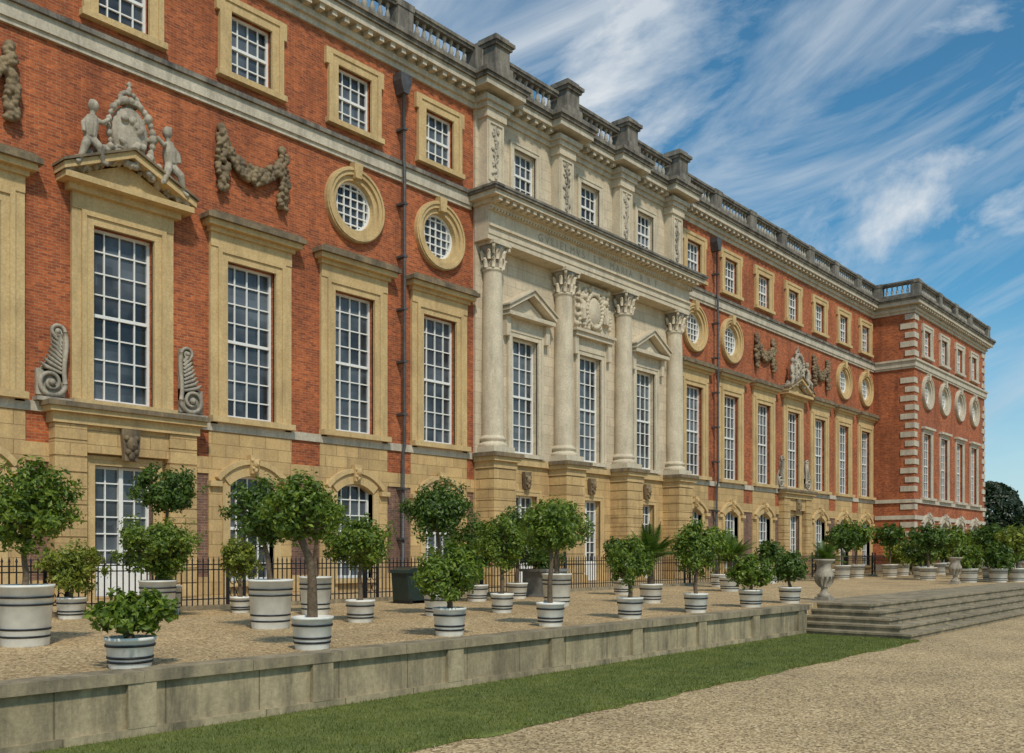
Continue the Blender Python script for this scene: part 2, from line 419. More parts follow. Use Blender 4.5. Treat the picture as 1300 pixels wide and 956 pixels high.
Lb=[C0-9.57-4.15*k for k in range(7)]; Rb=[C0+9.57+4.15*k for k in range(7)]
kinds=['oculus','oculus','plain','plain','plain','oculus','oculus']
XL=-2.6; CX0,CX1=27.35,42.65; PX0,PX1=71.15,90.0; PY=-2.95
section(XL,CX0,[(x,kinds[k],'door' if k==3 else 'arch',k==3) for k,x in enumerate(Lb)],0)
section(CX1,PX0,[(x,kinds[k],'door' if k==3 else 'arch',k==3) for k,x in enumerate(Rb)],0)
band(XL,CX0-.2,0); band(CX1+.2,PX0,0)
PB=[74.1,78.25,82.4,86.55]
section(PX0,PX1,[(x,'oculus','arch',False) for x in PB],PY,True)
walls.add([(PX0,0,TZ),(PX0,PY,TZ),(PX0,PY,19.6),(PX0,0,19.6)],[(0,1,2,3)],'brick')
walls.add([(PX1,PY,TZ),(PX1,12,TZ),(PX1,12,19.6),(PX1,PY,19.6)],[(0,1,2,3)],'brick')
for z0,z1,p in ((15.52,15.66,.1),(15.66,16.06,.16),(16.06,16.20,.26),(5.72,5.98,.12),(4.5,4.8,.08),(TZ,1.2,.08)):
    trim.box(PX0-p,PX1+p,PY-p-.01,PY-.001,z0+.001,z1-.001,'white')
    trim.box(PX0-p,PX0-.001,PY,-.15,z0+.001,z1-.001,'white')
i=0; z=TZ+.55
while z<19.2:
    if not (15.1<z<16.2 or 5.3<z<6.0 or 4.1<z<4.8):
        L=.95 if i%2 else .62
        for (cx,sx) in ((PX0,1),(PX1,-1)):
            a,b_=(cx-.05,cx+L) if sx>0 else (cx-L,cx+.05)
            trim.box(a,b_,PY-.06,PY-.001,z,z+.40,'white')
        trim.box(PX0-.06,PX0-.001,PY-.001,PY+(.62 if i%2 else .95),z+.001,z+.399,'white')
    z+=.66; i+=1
for (a,b_,y) in ((XL,CX0-.1,0),(CX1+.1,PX0,0)):
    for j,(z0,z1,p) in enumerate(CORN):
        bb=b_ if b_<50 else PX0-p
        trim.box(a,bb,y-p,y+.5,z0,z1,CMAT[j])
    trim.box(a,(b_ if b_<50 else PX0-.1),-.14,.4,19.95,20.12,'white')
    x=a+.2
    while x<min(b_,PX0-.6)-.2:
        trim.box(x,x+.2,-.50,-.14,19.951,20.119,'white'); x+=.52
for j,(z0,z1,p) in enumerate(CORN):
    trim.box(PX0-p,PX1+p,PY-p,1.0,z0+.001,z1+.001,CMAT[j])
trim.box(PX0-.14,PX1+.14,PY-.14,.9,19.951,20.12,'white')
x=PX0
while x<PX1: trim.box(x,x+.2,PY-.5,PY-.14,19.952,20.119,'white'); x+=.52
def mids(bs,ex=[]): return [ (a+b_)/2 for a,b_ in zip(sorted(bs)[:-1],sorted(bs)[1:])]+ex
balustrade(XL,CX0-.3,-.12,mids(Lb,[XL+.4]))
balustrade(CX1+.3,PX0-.4,-.12,mids(Rb))
balustrade(PX0-.3,PX1+.3,PY-.12,[PX0+.1,PX1-.1]+mids(PB))
balustrade(PY-.12,.8,PX0-.12,[-.4],'y')
balustrade(PY-.12,12,PX1+.12,[3,8],'y')
walls.box(XL,PX0+.2,.45,14,TZ,20.6,'roof'); walls.box(PX0+.02,PX1-.02,PY+.5,13,TZ,20.61,'roof')
walls.box(XL-.01,XL+.3,0.001,14,TZ,19.5,'brick')
for cx,cy in ((84.0,5.0),(62,9.5),(20,10.5)):
    walls.box(cx-1.5,cx+1.5,cy-.6,cy+.6,20.6,23.4,'brick'); walls.box(cx-1.6,cx+1.6,cy-.7,cy+.7,23.4,23.6,'weather')
    for q in (-1.1,-.37,.37,1.1): walls.lathe([(.18,0),(.2,.1),(.15,.6),(.19,.7),(.12,.7)],cx+q,cy,10,'ochre',cz=23.6)
for x in ((Lb[0]+Lb[1])/2,(Rb[0]+Rb[1])/2):
    pipe.tube([(x,-.3,19.2),(x,-.3,16.2),(x,-.34,15.9),(x,-.34,5.9),(x,-.26,5.6),(x,-.26,.8)],.062,10,'pipe')
    pipe.prism([(x-.12,18.6),(x+.12,18.6),(x+.27,19.05),(x+.27,19.3),(x-.27,19.3),(x-.27,19.05)],-.45,-.02,'pipe')
    for z in (2.5,4.3,7,8.9,10.8,12.7,14.6,17.3): pipe.box(x-.10,x+.10,-.41,-.01,z,z+.08,'pipe')
for cx in (Lb[3],Rb[3]):
    for sx in (-1,1):
        a=cx+sx*1.2; b_=cx+sx*2.05
        rustpier(trim,min(a,b_),max(a,b_),-.4,-.001,TZ,5.45,'yellow')
    trim.box(cx-1.2,cx+1.2,-.32,-.07,4.72,5.45,'yellow')
    trim.box(cx-2.12,cx+2.12,-.46,-.002,5.45,5.72,'yellowp')
    trim.box(cx-2.25,cx+2.25,-.62,-.002,5.722,5.86,'yellowp'); trim.box(cx-2.32,cx+2.32,-.7,-.002,5.86,5.99,'hood')
    trim.box(cx-1.62,cx+1.62,-.28,.02,11.72,11.9,'yellowp')
    pediment(trim,cx,1.85,11.9,.95,0,.6,'yellowp','hood')
    keyhead(trim,cx,-.33,5.0,'ochre',1.15)

# ---- centrepiece
CY=-.12
cols=[C0-6.96,C0-2.32,C0+2.32,C0+6.96]; cw=[C0-4.64,C0,C0+4.64]
ops=[(x-.85,x+.85,FZ0,FZ1) for x in cw]; opa=[(x-.72,x+.72,16.85,18.75) for x in cw]
opg=[(x-.8,x+.8,TZ+.05,4.42) for x in cw]
cent.wall(CX0,CX1,5.9,16.2,CY,.4,ops,'cream',sides=True)
cent.wall(CX0,CX1,16.2,19.6,CY,.4,opa,'cream',sides=True)
cent.wall(CX0,CX1,TZ,5.9,CY,.4,opg,'yellow',sides=True)
for k,x in enumerate(cw):
    sash(x,FZ0,FZ1,.85,4,8,CY+.3); sash(x,16.85,18.75,.72,4,4,CY+.25)
    sash(x,TZ+.85,4.42,.8,4,6,CY+.3,False); win.box(x-.8,x+.8,CY+.2,CY+.34,TZ+.05,TZ+.85,'paint')
    win.box(x-.05,x+.05,CY+.2,CY+.34,TZ+.85,4.42,'paint')
    frame(cent,x,FZ0,FZ1,.85,.3,CY,.12,'creamp',bottom=False)
    frame(cent,x,16.85,18.75,.72,.26,CY,.1,'creamp')
    cent.box(x-1.25,x+1.25,CY-.1,CY+.05,11.252,11.7,'creamp')
    frame(cent,x,TZ,4.42,.8,.25,CY,.08,'yellowp',bottom=False)
    keyhead(cent,x,CY-.08,5.05,'ochre',.95)
    if k!=1: pediment(cent,x,1.5,11.7,.95,CY,.5,'creamp','creamp')
    else:
        cent.box(x-1.45,x+1.45,CY-.35,CY+.05,11.7,11.9,'creamp'); cent.box(x-1.55,x+1.55,CY-.45,CY+.05,11.9,12.02,'creamp')
    cent.box(x-1.15,x+1.15,CY-.22,CY+.1,5.99,6.15,'creamp')
    for sx in (-1,1):
        cent.prism([(x+sx*1.28-.12,10.9),(x+sx*1.28+.12,10.9),(x+sx*1.28+.14,11.695),(x+sx*1.28-.14,11.695)],CY-.26,CY-.001,'creamp')
cent.box(CX0-.03,CX1+.03,CY-.14,CY+.02,5.66,5.96,'yellowp')
for x in cols:
    y=-.42
    rustpier(cent,x-.66,x+.66,-1.08,CY-.002,TZ,5.35,'yellow')
    cent.box(x-.74,x+.74,-1.16,CY-.003,TZ+.01,TZ+.35,'yellow')
    cent.box(x-.70,x+.70,-1.12,CY-.003,5.352,5.62,'yellowp'); cent.box(x-.80,x+.80,-1.24,CY-.003,5.622,5.8,'yellowp')
    cent.box(x-.88,x+.88,-1.34,CY-.003,5.8,5.96,'hood')
    cent.box(x-.62,x+.62,-1.05,CY-.003,5.962,6.22,'creamp')
    cent.lathe([(.58,0),(.6,.06),(.58,.14),(.5,.17),(.48,.24),(.54,.28),(.54,.36),(.46,.4),(.44,.46)],x,y,28,'creamp',cz=6.222)
    cent.lathe([(.44,0),(.44,1.6),(.425,3.4),(.40,5.2),(.375,6.4),(.375,6.5),(.42,6.53),(.42,6.6),(.37,6.62)],x,y,32,'creamp',cz=6.68)
    zc=13.3
    cent.lathe([(.36,0),(.37,.4),(.42,.7),(.52,.86)],x,y,24,'carve',cz=zc)
    for row,(zz,rr,nn) in enumerate(((0,.40,8),(.32,.42,8))):
        for i in range(nn):
            a=2*math.pi*(i+.5*row)/nn
            ca,sa=math.cos(a),math.sin(a)
            pts=[(x+ca*(rr),y+sa*rr,zc+zz),(x+ca*(rr+.03),y+sa*(rr+.03),zc+zz+.2),(x+ca*(rr+.1),y+sa*(rr+.1),zc+zz+.34),(x+ca*(rr+.17),y+sa*(rr+.17),zc+zz+.30)]
            cent.tube(pts,[.07,.095,.075,.04],6,'creamp')
    for i in range(4):
        a=math.pi/4+i*math.pi/2; ca,sa=math.cos(a),math.sin(a)
        cent.tube([(x+ca*.42,y+sa*.42,zc+.55),(x+ca*.55,y+sa*.55,zc+.8),(x+ca*.66,y+sa*.66,zc+.84),(x+ca*.66,y+sa*.66,zc+.72),(x+ca*.6,y+sa*.6,zc+.72)],[.05,.06,.07,.07,.05],7,'creamp')
    cent.box(x-.54,x+.54,y-.54,y+.3,zc+.87,zc+1.0,'creamp')
    cent.box(x-.60,x+.60,-.68,CY-.003,16.2,16.6,'creamp')
    cent.box(x-.50,x+.50,-.58,CY-.003,16.6,19.2,'creamp')
    cent.box(x-.58,x+.58,-.66,CY-.003,19.2,19.55,'creamp')
    for sx in (-1,1): cent.box(x+sx*.40-.045,x+sx*.40+.045,-.63,-.581,16.75,19.05,'creamp')
    cent.box(x-.355,x+.355,-.63,-.581,19.0,19.07,'creamp'); cent.box(x-.355,x+.355,-.63,-.581,16.73,16.8,'creamp')
    for q in range(26):
        zz=16.9+q*.08
        cent.ball((x+R.uniform(-.2,.2)*(1 if q%5 else .3),-.60,zz),(R.uniform(.05,.12),.05,R.uniform(.06,.1)),'carve',8,5,R.uniform(0,3))
    cent.tube([(x+.07*math.sin(q*.7),-.62,16.85+q*.115) for q in range(19)],.035,6,'carve')
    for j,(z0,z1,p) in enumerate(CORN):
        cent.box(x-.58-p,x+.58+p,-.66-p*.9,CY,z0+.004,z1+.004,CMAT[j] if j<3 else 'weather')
    balu.box(x-.52,x+.52,-1.05,.1,20.69,21.2,'weather'); balu.box(x-.42,x+.42,-.95,.0,21.2,21.95,'weather')
    balu.box(x-.5,x+.5,-1.04,.09,21.95,22.08,'weather'); balu.box(x-.58,x+.58,-1.12,.17,22.08,22.22,'weather')
    balu.box(x-.4,x+.4,-.95,0,22.22,22.4,'weather')
EN=[(14.3,14.5,.72),(14.5,14.78,.76),(14.78,14.88,.84),(14.88,15.42,.72),(15.42,15.52,.80),(15.52,15.64,.88)]
for z0,z1,p in EN: cent.box(CX0-.05,CX1+.05,CY-p,CY,z0,z1,'creamp')
cent.box(CX0-.15,CX1+.15,CY-1.0,CY,15.64,15.80,'creamp')
x=CX0-.1
while x<CX1: cent.box(x,x+.2,CY-1.34,CY-1.0,15.641,15.799,'creamp'); x+=.42
cent.box(CX0-.4,CX1+.4,CY-1.42,CY,15.80,15.98,'creamp'); cent.box(CX0-.5,CX1+.5,CY-1.52,CY,15.98,16.08,'weather'); cent.box(CX0-.55,CX1+.55,CY-1.56,CY,16.08,16.17,'weather')
x=CX0
while x<CX1: cent.box(x,x+.09,CY-.90,CY-.80,15.43,15.515,'creamp'); x+=.18
for j,(z0,z1,p) in enumerate(CORN): cent.box(CX0-.1,CX1+.1,CY-p,.4,z0+.002,z1+.002,CMAT[j])
cent.box(CX0-.1,CX1+.1,CY-.14,.4,19.952,20.119,'white')
x=CX0
while x<CX1: cent.box(x,x+.2,CY-.5,CY-.14,19.953,20.118,'white'); x+=.52
for a,b_ in zip(cols[:-1],cols[1:]): balustrade(a+.53,b_-.53,-.3,[])
for a,b_ in ((CX0-.3,cols[0]-.53),(cols[3]+.53,CX1+.3)): balu.box(a,b_,-.4,.1,20.69,21.87,'weather')
walls.obj('brick_and_ashlar_walls',palace); trim.obj('stone_trim',palace); win.obj('sash_windows',palace)
balu.obj('roof_balustrade',palace); cent.obj('central_portico',palace); pipe.obj('drainpipes',palace)
fc=bpy.data.curves.new('frieze_inscription','FONT'); fc.body='GVLIELMVS  ET  MARIA  R R F'; fc.size=.46; fc.extrude=.006
fc.align_x='CENTER'; fc.space_character=1.55; fc.materials.append(M['letter'])
fo=bpy.data.objects.new('frieze_inscription',fc); fo.location=(C0,CY-.722,14.98); fo.rotation_euler=(math.pi/2,0,0)
bpy.context.collection.objects.link(fo); fo.parent=palace

# ---- sculpture (fused by voxel remesh)
def fuse(mb,name,vox):
    o=mb.obj(name,palace); r=o.modifiers.new('fuse','REMESH'); r.mode='VOXEL'; r.voxel_size=vox; r.use_smooth_shade=True
    return o
def armsculpt(cx,z,y,name,S=1.32,mat='carve'):
    s=MB()
    s.ball((cx,y,z+1.0),(.46,.16,.56),mat,16,10)
    for i in range(28):
        a=2*math.pi*i/28; s.ball((cx+.54*math.cos(a),y-.08,z+1.0+.66*math.sin(a)),R.uniform(.06,.11),mat,8,5)
    for q in range(9): s.ball((cx+R.uniform(-.25,.25),y-.17,z+1+R.uniform(-.35,.35)),(.08,.06,.1),mat,8,5,R.uniform(0,3))
    for i in range(7):
        a=math.pi*i/6; s.ball((cx+.22*math.cos(a),y,z+1.70+.14*math.sin(a)),.06,mat,8,5)
    s.box(cx-.22,cx+.22,y-.12,y+.12,z+1.58,z+1.70,mat); s.ball((cx,y,z+1.9),.07,mat,8,6); s.box(cx-.025,cx+.025,y-.03,y+.03,z+1.9,z+2.08,mat); s.box(cx-.07,cx+.07,y-.03,y+.03,z+1.99,z+2.04,mat)
    for sx in (-1,1):
        f=lambda dx,dz,dy=0:(cx+sx*dx,y-.1+dy,z+dz)
        s.tube([f(.98,.62),f(.95,.85),f(.92,1.06)],[.14,.16,.12],10,mat)
        s.tube([f(.92,1.08),f(.91,1.18)],[.06,.06],8,mat); s.ball(f(.90,1.27),(.115,.12,.13),mat,12,8)
        for q in range(6): s.ball(f(.90+R.uniform(-.09,.09),1.35+R.uniform(-.04,.04),R.uniform(-.08,.08)),.05,mat,8,5)
        s.tube([f(.88,1.02),f(.74,.95,-.1),f(.58,1.08,-.08)],[.06,.055,.045],8,mat)
        s.tube([f(1.02,1.0),f(1.16,.84,-.05),f(1.16,.66,-.1)],[.06,.055,.045],8,mat)
        s.tube([f(.95,.6),f(.82,.42,-.15),f(.74,.16,-.1),f(.66,.12,-.2)],[.105,.09,.06,.05],8,mat)
        s.tube([f(1.02,.58),f(1.16,.38,-.15),f(1.26,.08,-.1),f(1.36,.0,-.15)],[.105,.09,.06,.05],8,mat)
        for q in range(80):
            t=R.random()**.8; s.ball((cx+sx*(.12+1.40*t),y+R.uniform(-.12,.10),z+.60*(1-t)+R.uniform(-.12,.36)*(1-.6*t)-.12),(R.uniform(.05,.13),.10,R.uniform(.04,.10)),mat,8,5,R.uniform(0,3))
    s.v=[(cx+(vx-cx)*S*.90,y+(vy-y)*S,z+(vz-z)*S*1.02) for vx,vy,vz in s.v]
    fuse(s,name,.022)
for cx in (Lb[3],Rb[3]):
    armsculpt(cx,12.30,-.34,'coat_of_arms_sculpture')
    s=MB()
    for sx in (-1,1):   # flat S-scroll brackets against the wall
        def vol(x0,z0,r,turn,w0,flip=1,n=44):
            pts=[];rad=[]
            for i in range(n+1):
                t=i/n; a=t*turn*math.pi; q=r*(1-.86*t)
                pts.append((cx+sx*(x0-q*math.cos(a)),-.17,z0-flip*q*math.sin(a))); rad.append(w0*(1-.45*t))
            s.tube(pts,rad,8,'carve')
        vol(2.04,6.50,.38,3.6,.068); vol(1.88,7.86,.20,3.0,.05,-1)
        s.ball((cx+sx*2.04,-.2,6.50),.10,'carve'); s.ball((cx+sx*1.88,-.2,7.86),.07,'carve')
        s.box(min(cx+sx*1.66,cx+sx*2.4),max(cx+sx*1.66,cx+sx*2.4),-.12,-.02,6.16,6.84,'carve')
        s.prism([(cx+sx*a_,b2) for a_,b2 in ([(1.66,6.5),(2.3,6.84),(1.98,7.3),(2.02,8.0),(1.66,8.0)])][::sx],-.12,-.02,'carve')
        s.tube([(cx+sx*(1.68+.03*math.sin(i/10*6.28)),-.17,6.5+i*.138) for i in range(11)],.062,8,'carve')
        for i in range(9):      # acanthus fronds on the outer edge
            t=i/8; zz=6.9+t*.85; xo=2.30-.36*t**.6
            s.tube([(cx+sx*1.78,-.15,zz-.12),(cx+sx*(xo-.1),-.2,zz),(cx+sx*(xo+.03),-.17,zz+.10)],[.04,.055,.03],6,'carve')
        s.box(min(cx+sx*1.5,cx+sx*2.46),max(cx+sx*1.5,cx+sx*2.46),-.30,-.003,5.995,6.10,'carve')
    s.obj('scroll_brackets',palace)
def swag(cx,z):
    s=MB()
    for i in range(64):
        t=i/63; x=-.95+1.9*t; zz=-.62*(1-(2*t-1)**2)
        for q in range(3):
            th=.17+.09*math.sin(math.pi*t)
            s.ball((cx+x+R.uniform(-.05,.05),-.14+R.uniform(-.10,.05),z+zz+R.uniform(-th,th)),(R.uniform(.06,.12),.10,R.uniform(.06,.11)),'ochre',8,5,R.uniform(0,3))
    for sx in (-1,1):
        for i in range(70):
            t=i/69; s.ball((cx+sx*1.1+R.uniform(-.2,.2)*(1-.35*abs(2*t-1)),-.14+R.uniform(-.1,.05),z+.45-1.8*t),(R.uniform(.06,.12),.11,R.uniform(.06,.11)),'ochre',8,5,R.uniform(0,3))
        s.ball((cx+sx*1.1,-.1,z+.55),.15,'ochre')
    fuse(s,'fruit_swag',.024)
for cx in (Lb[2],Lb[4],Rb[2],Rb[4]): swag(cx,14.4)
s=MB(); cx=C0
s.box(cx-1.3,cx+1.3,-.28,-.10,12.1,14.2,'creamp')
s.ball((cx,-.38,13.0),(.5,.16,.62),'creamp',16,10)
for i in range(26):
    a=2*math.pi*i/26; s.ball((cx+.6*math.cos(a),-.42,13.0+.75*math.sin(a)),.1,'creamp',8,5)
for i in range(190):
    a=R.uniform(-1.25,1.25); b_=R.uniform(12.15,14.1)
    if abs(a)<.55 and abs(b_-13)<.6: continue
    s.ball((cx+a,-.34,b_),(R.uniform(.06,.15),.14,R.uniform(.05,.13)),'creamp',8,5,R.uniform(0,3))
s.box(cx-.3,cx+.3,-.5,-.2,13.7,13.82,'creamp')
for i in range(5): s.ball((cx-.25+.125*i,-.4,13.9),.08,'creamp',8,5)
for sx in (-1,1):
    s.tube([(cx+sx*.85,-.4,12.5),(cx+sx*.95,-.42,12.95),(cx+sx*.85,-.42,13.3)],[.16,.17,.11],8,'creamp'); s.ball((cx+sx*.82,-.45,13.5),.14,'creamp')
fuse(s,'royal_arms_relief',.026)

# ------------------------------------------------------------------ terrace, steps, ground
YW=9.7-D
g=MB(); g.box(-30,160,YW+.3,.4,0.02,TZ,'gravel'); terrace=g.obj('terrace_gravel')
t=MB()
def twall(x0,x1):
    t.box(x0,x1,YW+.03,YW+.299,0,TZ-.11,'terrw')
    t.box(x0,x1,YW-.03,YW+.03,0,.12,'terrw')
    x=10-2.43*16
    while x<x1:
        if x>=x0: t.box(x-.16,x+.16,YW-.035,YW+.03,.121,TZ-.112,'terrw')
        x+=2.43
    x=x0
    while x<x1:
        L=min(R.uniform(1.1,1.7),x1-x); e=R.uniform(-.006,.006)
        t.box(x+.004,x+L-.004,YW-.05+e,YW+.34,TZ-.11,TZ+.014+R.uniform(-.004,.004),'terr'); x+=L
twall(-30,22.6); twall(46.6,160); t.obj('terrace_retaining_wall')
st=MB(); SX0,SX1=22.4,46.8; SY=7.15-D; h=TZ/5
for i in range(5):
    a=SX0+.36*i; b_=SX1-.36*i; y0=SY+.36*i
    zt=h*(i+1)+(.006 if i==4 else 0); yb=YW+.29 if i<4 else YW+.9
    st.box(a+.04,b_-.04,y0+.04,yb,(h*i if i else 0),zt-.05,'terr')
    x=a
    while x<b_:
        L=min(R.uniform(1.4,2.1),b_-x); st.box(x+.003,x+L-.003,y0,yb+.002,zt-.05,zt+R.uniform(-.002,.002),'terr'); x+=L
st.obj('stone_steps')
p=MB(); p.add([(-60,-120,0),(260,-120,0),(260,YW+.1,0),(-60,YW+.1,0)],[(0,1,2,3)],'gravel2'); p.obj('gravel_path')
p=MB(); p.add([(-1500,-1500,-.03),(2500,-1500,-.03),(2500,2500,-.03),(-1500,2500,-.03)],[(0,1,2,3)],'grass'); p.obj('ground')
pb=MB(); n=9000
px=NR.uniform(4,34,n); py=np.where(NR.random(n)<.5,NR.uniform(10.05,18.5,n),NR.uniform(1.5,6.9,n)); pz=np.where(py>9.5,TZ,0.0)
for i in range(n):
    r=NR.uniform(.007,.018); x,y,z=px[i],py[i]-D,pz[i]; a=NR.uniform(0,3); c_,s_=math.cos(a)*r,math.sin(a)*r
    pb.add([(x+c_,y+s_,z),(x-s_,y+c_,z),(x-c_,y-s_,z),(x+s_,y-c_,z),(x,y,z+r*.8)],[(0,1,4),(1,2,4),(2,3,4),(3,0,4)],'gravel2',True)
pb.obj('loose_gravel_stones')
gr=MB(); vs=[];fs=[]
n=200; y1=YW-.001
xs=np.linspace(-25,SX0-.02,n)
for i,x in enumerate(xs):
    e=6.95-D+.05*math.sin(x*2.1)+.04*math.sin(x*5.3+1)+R.uniform(-.04,.04)
    vs+=[(x,e,.006),(x,e+.06,.030),(x,y1,.034)]
for i in range(n-1):
    o=i*3;q=o+3; fs+=[(o,q,q+1,o+1),(o+1,q+1,q+2,o+2)]
gr.add(vs,fs,'grass')
nb=70000
bx=NR.uniform(3,SX0-.03,nb); by=NR.uniform(6.90,9.69,nb)-D
an=NR.uniform(0,2*np.pi,nb); hh=NR.uniform(.012,.045,nb); w=.006
lx=NR.normal(0,.018,nb); ly=NR.normal(0,.018,nb)
V=np.stack([np.stack([bx-np.cos(an)*w,by-np.sin(an)*w,np.full(nb,.02)],1),np.stack([bx+np.cos(an)*w,by+np.sin(an)*w,np.full(nb,.02)],1),np.stack([bx+lx,by+ly,.03+hh],1)],1).reshape(-1,3)
gr.add(V.tolist(),[(3*i,3*i+1,3*i+2) for i in range(nb)],'blade')
gr.obj('grass_lawn')

# fence
f=MB(); FY=19.35-D
f.box(-5,70,FY-.12,FY+.12,TZ-.01,TZ+.10,'terr')
for z in (.95,1.62,1.74): f.box(-5,70,FY-.015,FY+.015,z,z+.025,'iron')
x=-5
while x<70:
    f.box(x-.011,x+.011,FY-.011,FY+.011,TZ+.1,1.84,'iron')
    f.add([(x-.03,FY,1.83),(x,FY-.03,1.83),(x+.03,FY,1.83),(x,FY+.03,1.83),(x,FY,1.94)],[(0,1,4),(1,2,4),(2,3,4),(3,0,4)],'iron')
    x+=.135
x=-4.0
while x<70:
    for dx in (-.22,.22):
        f.box(x+dx-.03,x+dx+.03,FY-.03,FY+.03,TZ+.1,1.98,'iron'); f.ball((x+dx,FY,2.03),.05,'iron',8,6)
    for zz in (1.1,1.4,1.7):
        for sx in (-1,1):
            f.tube([(x+sx*(.09+.085*math.cos(a/8*math.pi*2)),FY-.02,zz+.11*math.sin(a/8*math.pi*2)) for a in range(9)],.012,5,'iron')
    x+=4.15*1.0
f.obj('iron_railing_fence')

def urn(X,Yr):
    u=MB(); y=Yr-D
    u.box(X-.20,X+.20,y-.20,y+.20,TZ,TZ+.10,'carve')
    u.lathe([(.17,0),(.19,.05),(.11,.1),(.08,.2),(.10,.26),(.17,.34),(.24,.5),(.26,.62),(.20,.74),(.18,.84),(.24,.95),(.29,.99),(.29,1.03),(.24,1.03),(.17,.98)],X,y,24,'carve',cz=TZ+.10)
    for i in range(12):
        a=i*math.pi/6; u.tube([(X+math.cos(a)*.11,y+math.sin(a)*.11,TZ+.38),(X+math.cos(a)*.2,y+math.sin(a)*.2,TZ+.5),(X+math.cos(a)*.25,y+math.sin(a)*.25,TZ+.66)],[.03,.042,.03],6,'carve')
    u.obj('stone_urn')
urn(25.3,10.4); urn(42.2,11.7)

# ------------------------------------------------------------------ vegetation
def leaves(mb,P,Nrm,size,mat):
    n=len(P)
    Nrm=Nrm/np.linalg.norm(Nrm,axis=1,keepdims=True)
    t=NR.normal(size=(n,3)); t[:,2]-=.25
    t-=Nrm*np.sum(t*Nrm,axis=1,keepdims=True); t/=np.linalg.norm(t,axis=1,keepdims=True)
    b=np.cross(Nrm,t); L=size*NR.uniform(.6,1.3,(n,1)); W=L*.25
    V=np.stack([P-t*L*.5,P+b*W-t*L*.05,P+t*L*.5-Nrm*L*.15,P-b*W-t*L*.05],1).reshape(-1,3)
    mb.add(V.tolist(),[(4*i,4*i+1,4*i+2,4*i+3) for i in range(n)],mat)
def crown(mb,c,rx,rz,size,mat,dens=1.0,ncl=None,loose=.0):
    c=np.array(c); rx*=1.06; rz*=1.06; area=4*math.pi*((rx*rx+2*rx*rz)/3)
    n=int(dens*1.35*area/(size*size*.25)); n=min(n,9500)
    ncl=ncl or 60
    d=NR.normal(size=(ncl,3)); d/=np.linalg.norm(d,axis=1,keepdims=True)
    rr=NR.uniform(.5,.90+loose*.6,(ncl,1)); rad=np.array([rx,rx,rz])
    ph=NR.uniform(0,6.28,3); lob=1+(.06+loose*.4)*np.sin(3*np.arctan2(d[:,1],d[:,0])+ph[0])+(.05+loose*.4)*np.sin(4*d[:,2]+ph[1])
    CC=c+d*rr*rad*lob[:,None]; cr=NR.uniform(.18,.34,ncl)*min(rx,rz)
    k=NR.integers(0,ncl,n); q=NR.normal(size=(n,3)); q/=np.linalg.norm(q,axis=1,keepdims=True)
    P=CC[k]+q*(cr[k]*NR.uniform(.25,1.2,n)**.7)[:,None]
    out=(P-c)/rad
    leaves(mb,P,q*.5+out*.6+NR.normal(size=(n,3))*.45+np.array([0,0,.4]),size,mat)
    ns=int(18+70*loose)
    for i in range(ns):
        v=NR.normal(size=3); v/=np.linalg.norm(v); v[2]=v[2]*.8+.12
        p0=c+v*rad*NR.uniform(.7,.95); ln=NR.uniform(.10,.25+loose*.3)*rx
        dr=v+NR.normal(size=3)*.35+np.array([0,0,.25]); dr/=np.linalg.norm(dr)
        m_=9; tt=np.linspace(0,1,m_)[:,None]; Q=p0+dr*ln*tt+NR.normal(size=(m_,3))*size*.28
        leaves(mb,Q,NR.normal(size=(m_,3))+np.array([0,0,.8]),size*.9,mat)
    ni=n//4; q=NR.normal(size=(ni,3)); q/=np.linalg.norm(q,axis=1,keepdims=True)
    P=c+q*rad*(NR.uniform(.0,.6,ni)**.6)[:,None]
    leaves(mb,P,q+NR.normal(size=(ni,3))*.5,size*1.2,mat)
    return CC
def pot(mb,X,y,r,h,z=TZ):
    mb.lathe([(r*.8,0),(r*.83,.02),(r*.985,h-.04),(r*1.03,h-.035),(r*1.03,h),(r*.93,h),(r*.92,h-.06)],X,y,28,'pot',cz=z)
    mb.lathe([(r*.92,h-.065),(0.01,h-.045)],X,y,20,'soil',cz=z)
    hs=(.16,.28,.68,.80) if h>.6 else (.22,.36,.74)
    for q in hs:
        ra=r*(.8+.19*q)+.006; mb.lathe([(ra-.02,h*q-.014),(ra+.008,h*q-.014),(ra+.010,h*q+.014),(ra-.02,h*q+.014)],X,y,28,'hoop',cz=z,capt=False)
def plant(name,X,Yr,r,h,cz,rx,rz,mat='leafa',bend=0,size=None,dx=0,dens=1,z=TZ,stem=True,loose=0.05):
    mb=MB(); y=Yr-D; pot(mb,X,y,r,h,z)
    dist=math.hypot(X,Yr)
    if size is None: size=max(.085,.0042*dist)
    c=(X+dx,y,z+cz)
    CC=crown(mb,c,rx,rz,size,mat,dens,loose=loose)
    zb=z+h-.06; zt=z+cz-rz*.55
    if zt<zb+.05: zt=zb+.08
    n=8; pts=[];rad=[]
    for i in range(n):
        tt=i/(n-1); pts.append((X+dx*tt+bend*math.sin(tt*math.pi)+.02*math.sin(tt*9+X),y+.025*math.sin(tt*7+X),zb+(zt-zb)*tt)); rad.append((.038 if rx<.75 else .05)*(1.3-.5*tt)*(1.5 if bend else 1))
    mb.tube(pts,rad,8,'bark')
    top=Vector(pts[-1])
    for i in range(0,len(CC),4):
        e=Vector(CC[i]); m_=top.lerp(e,.5)+Vector((R.uniform(-.05,.05),R.uniform(-.05,.05),-.04))
        mb.tube([top,m_,e],[.022,.015,.006],5,'bark')
    return mb.obj(name)
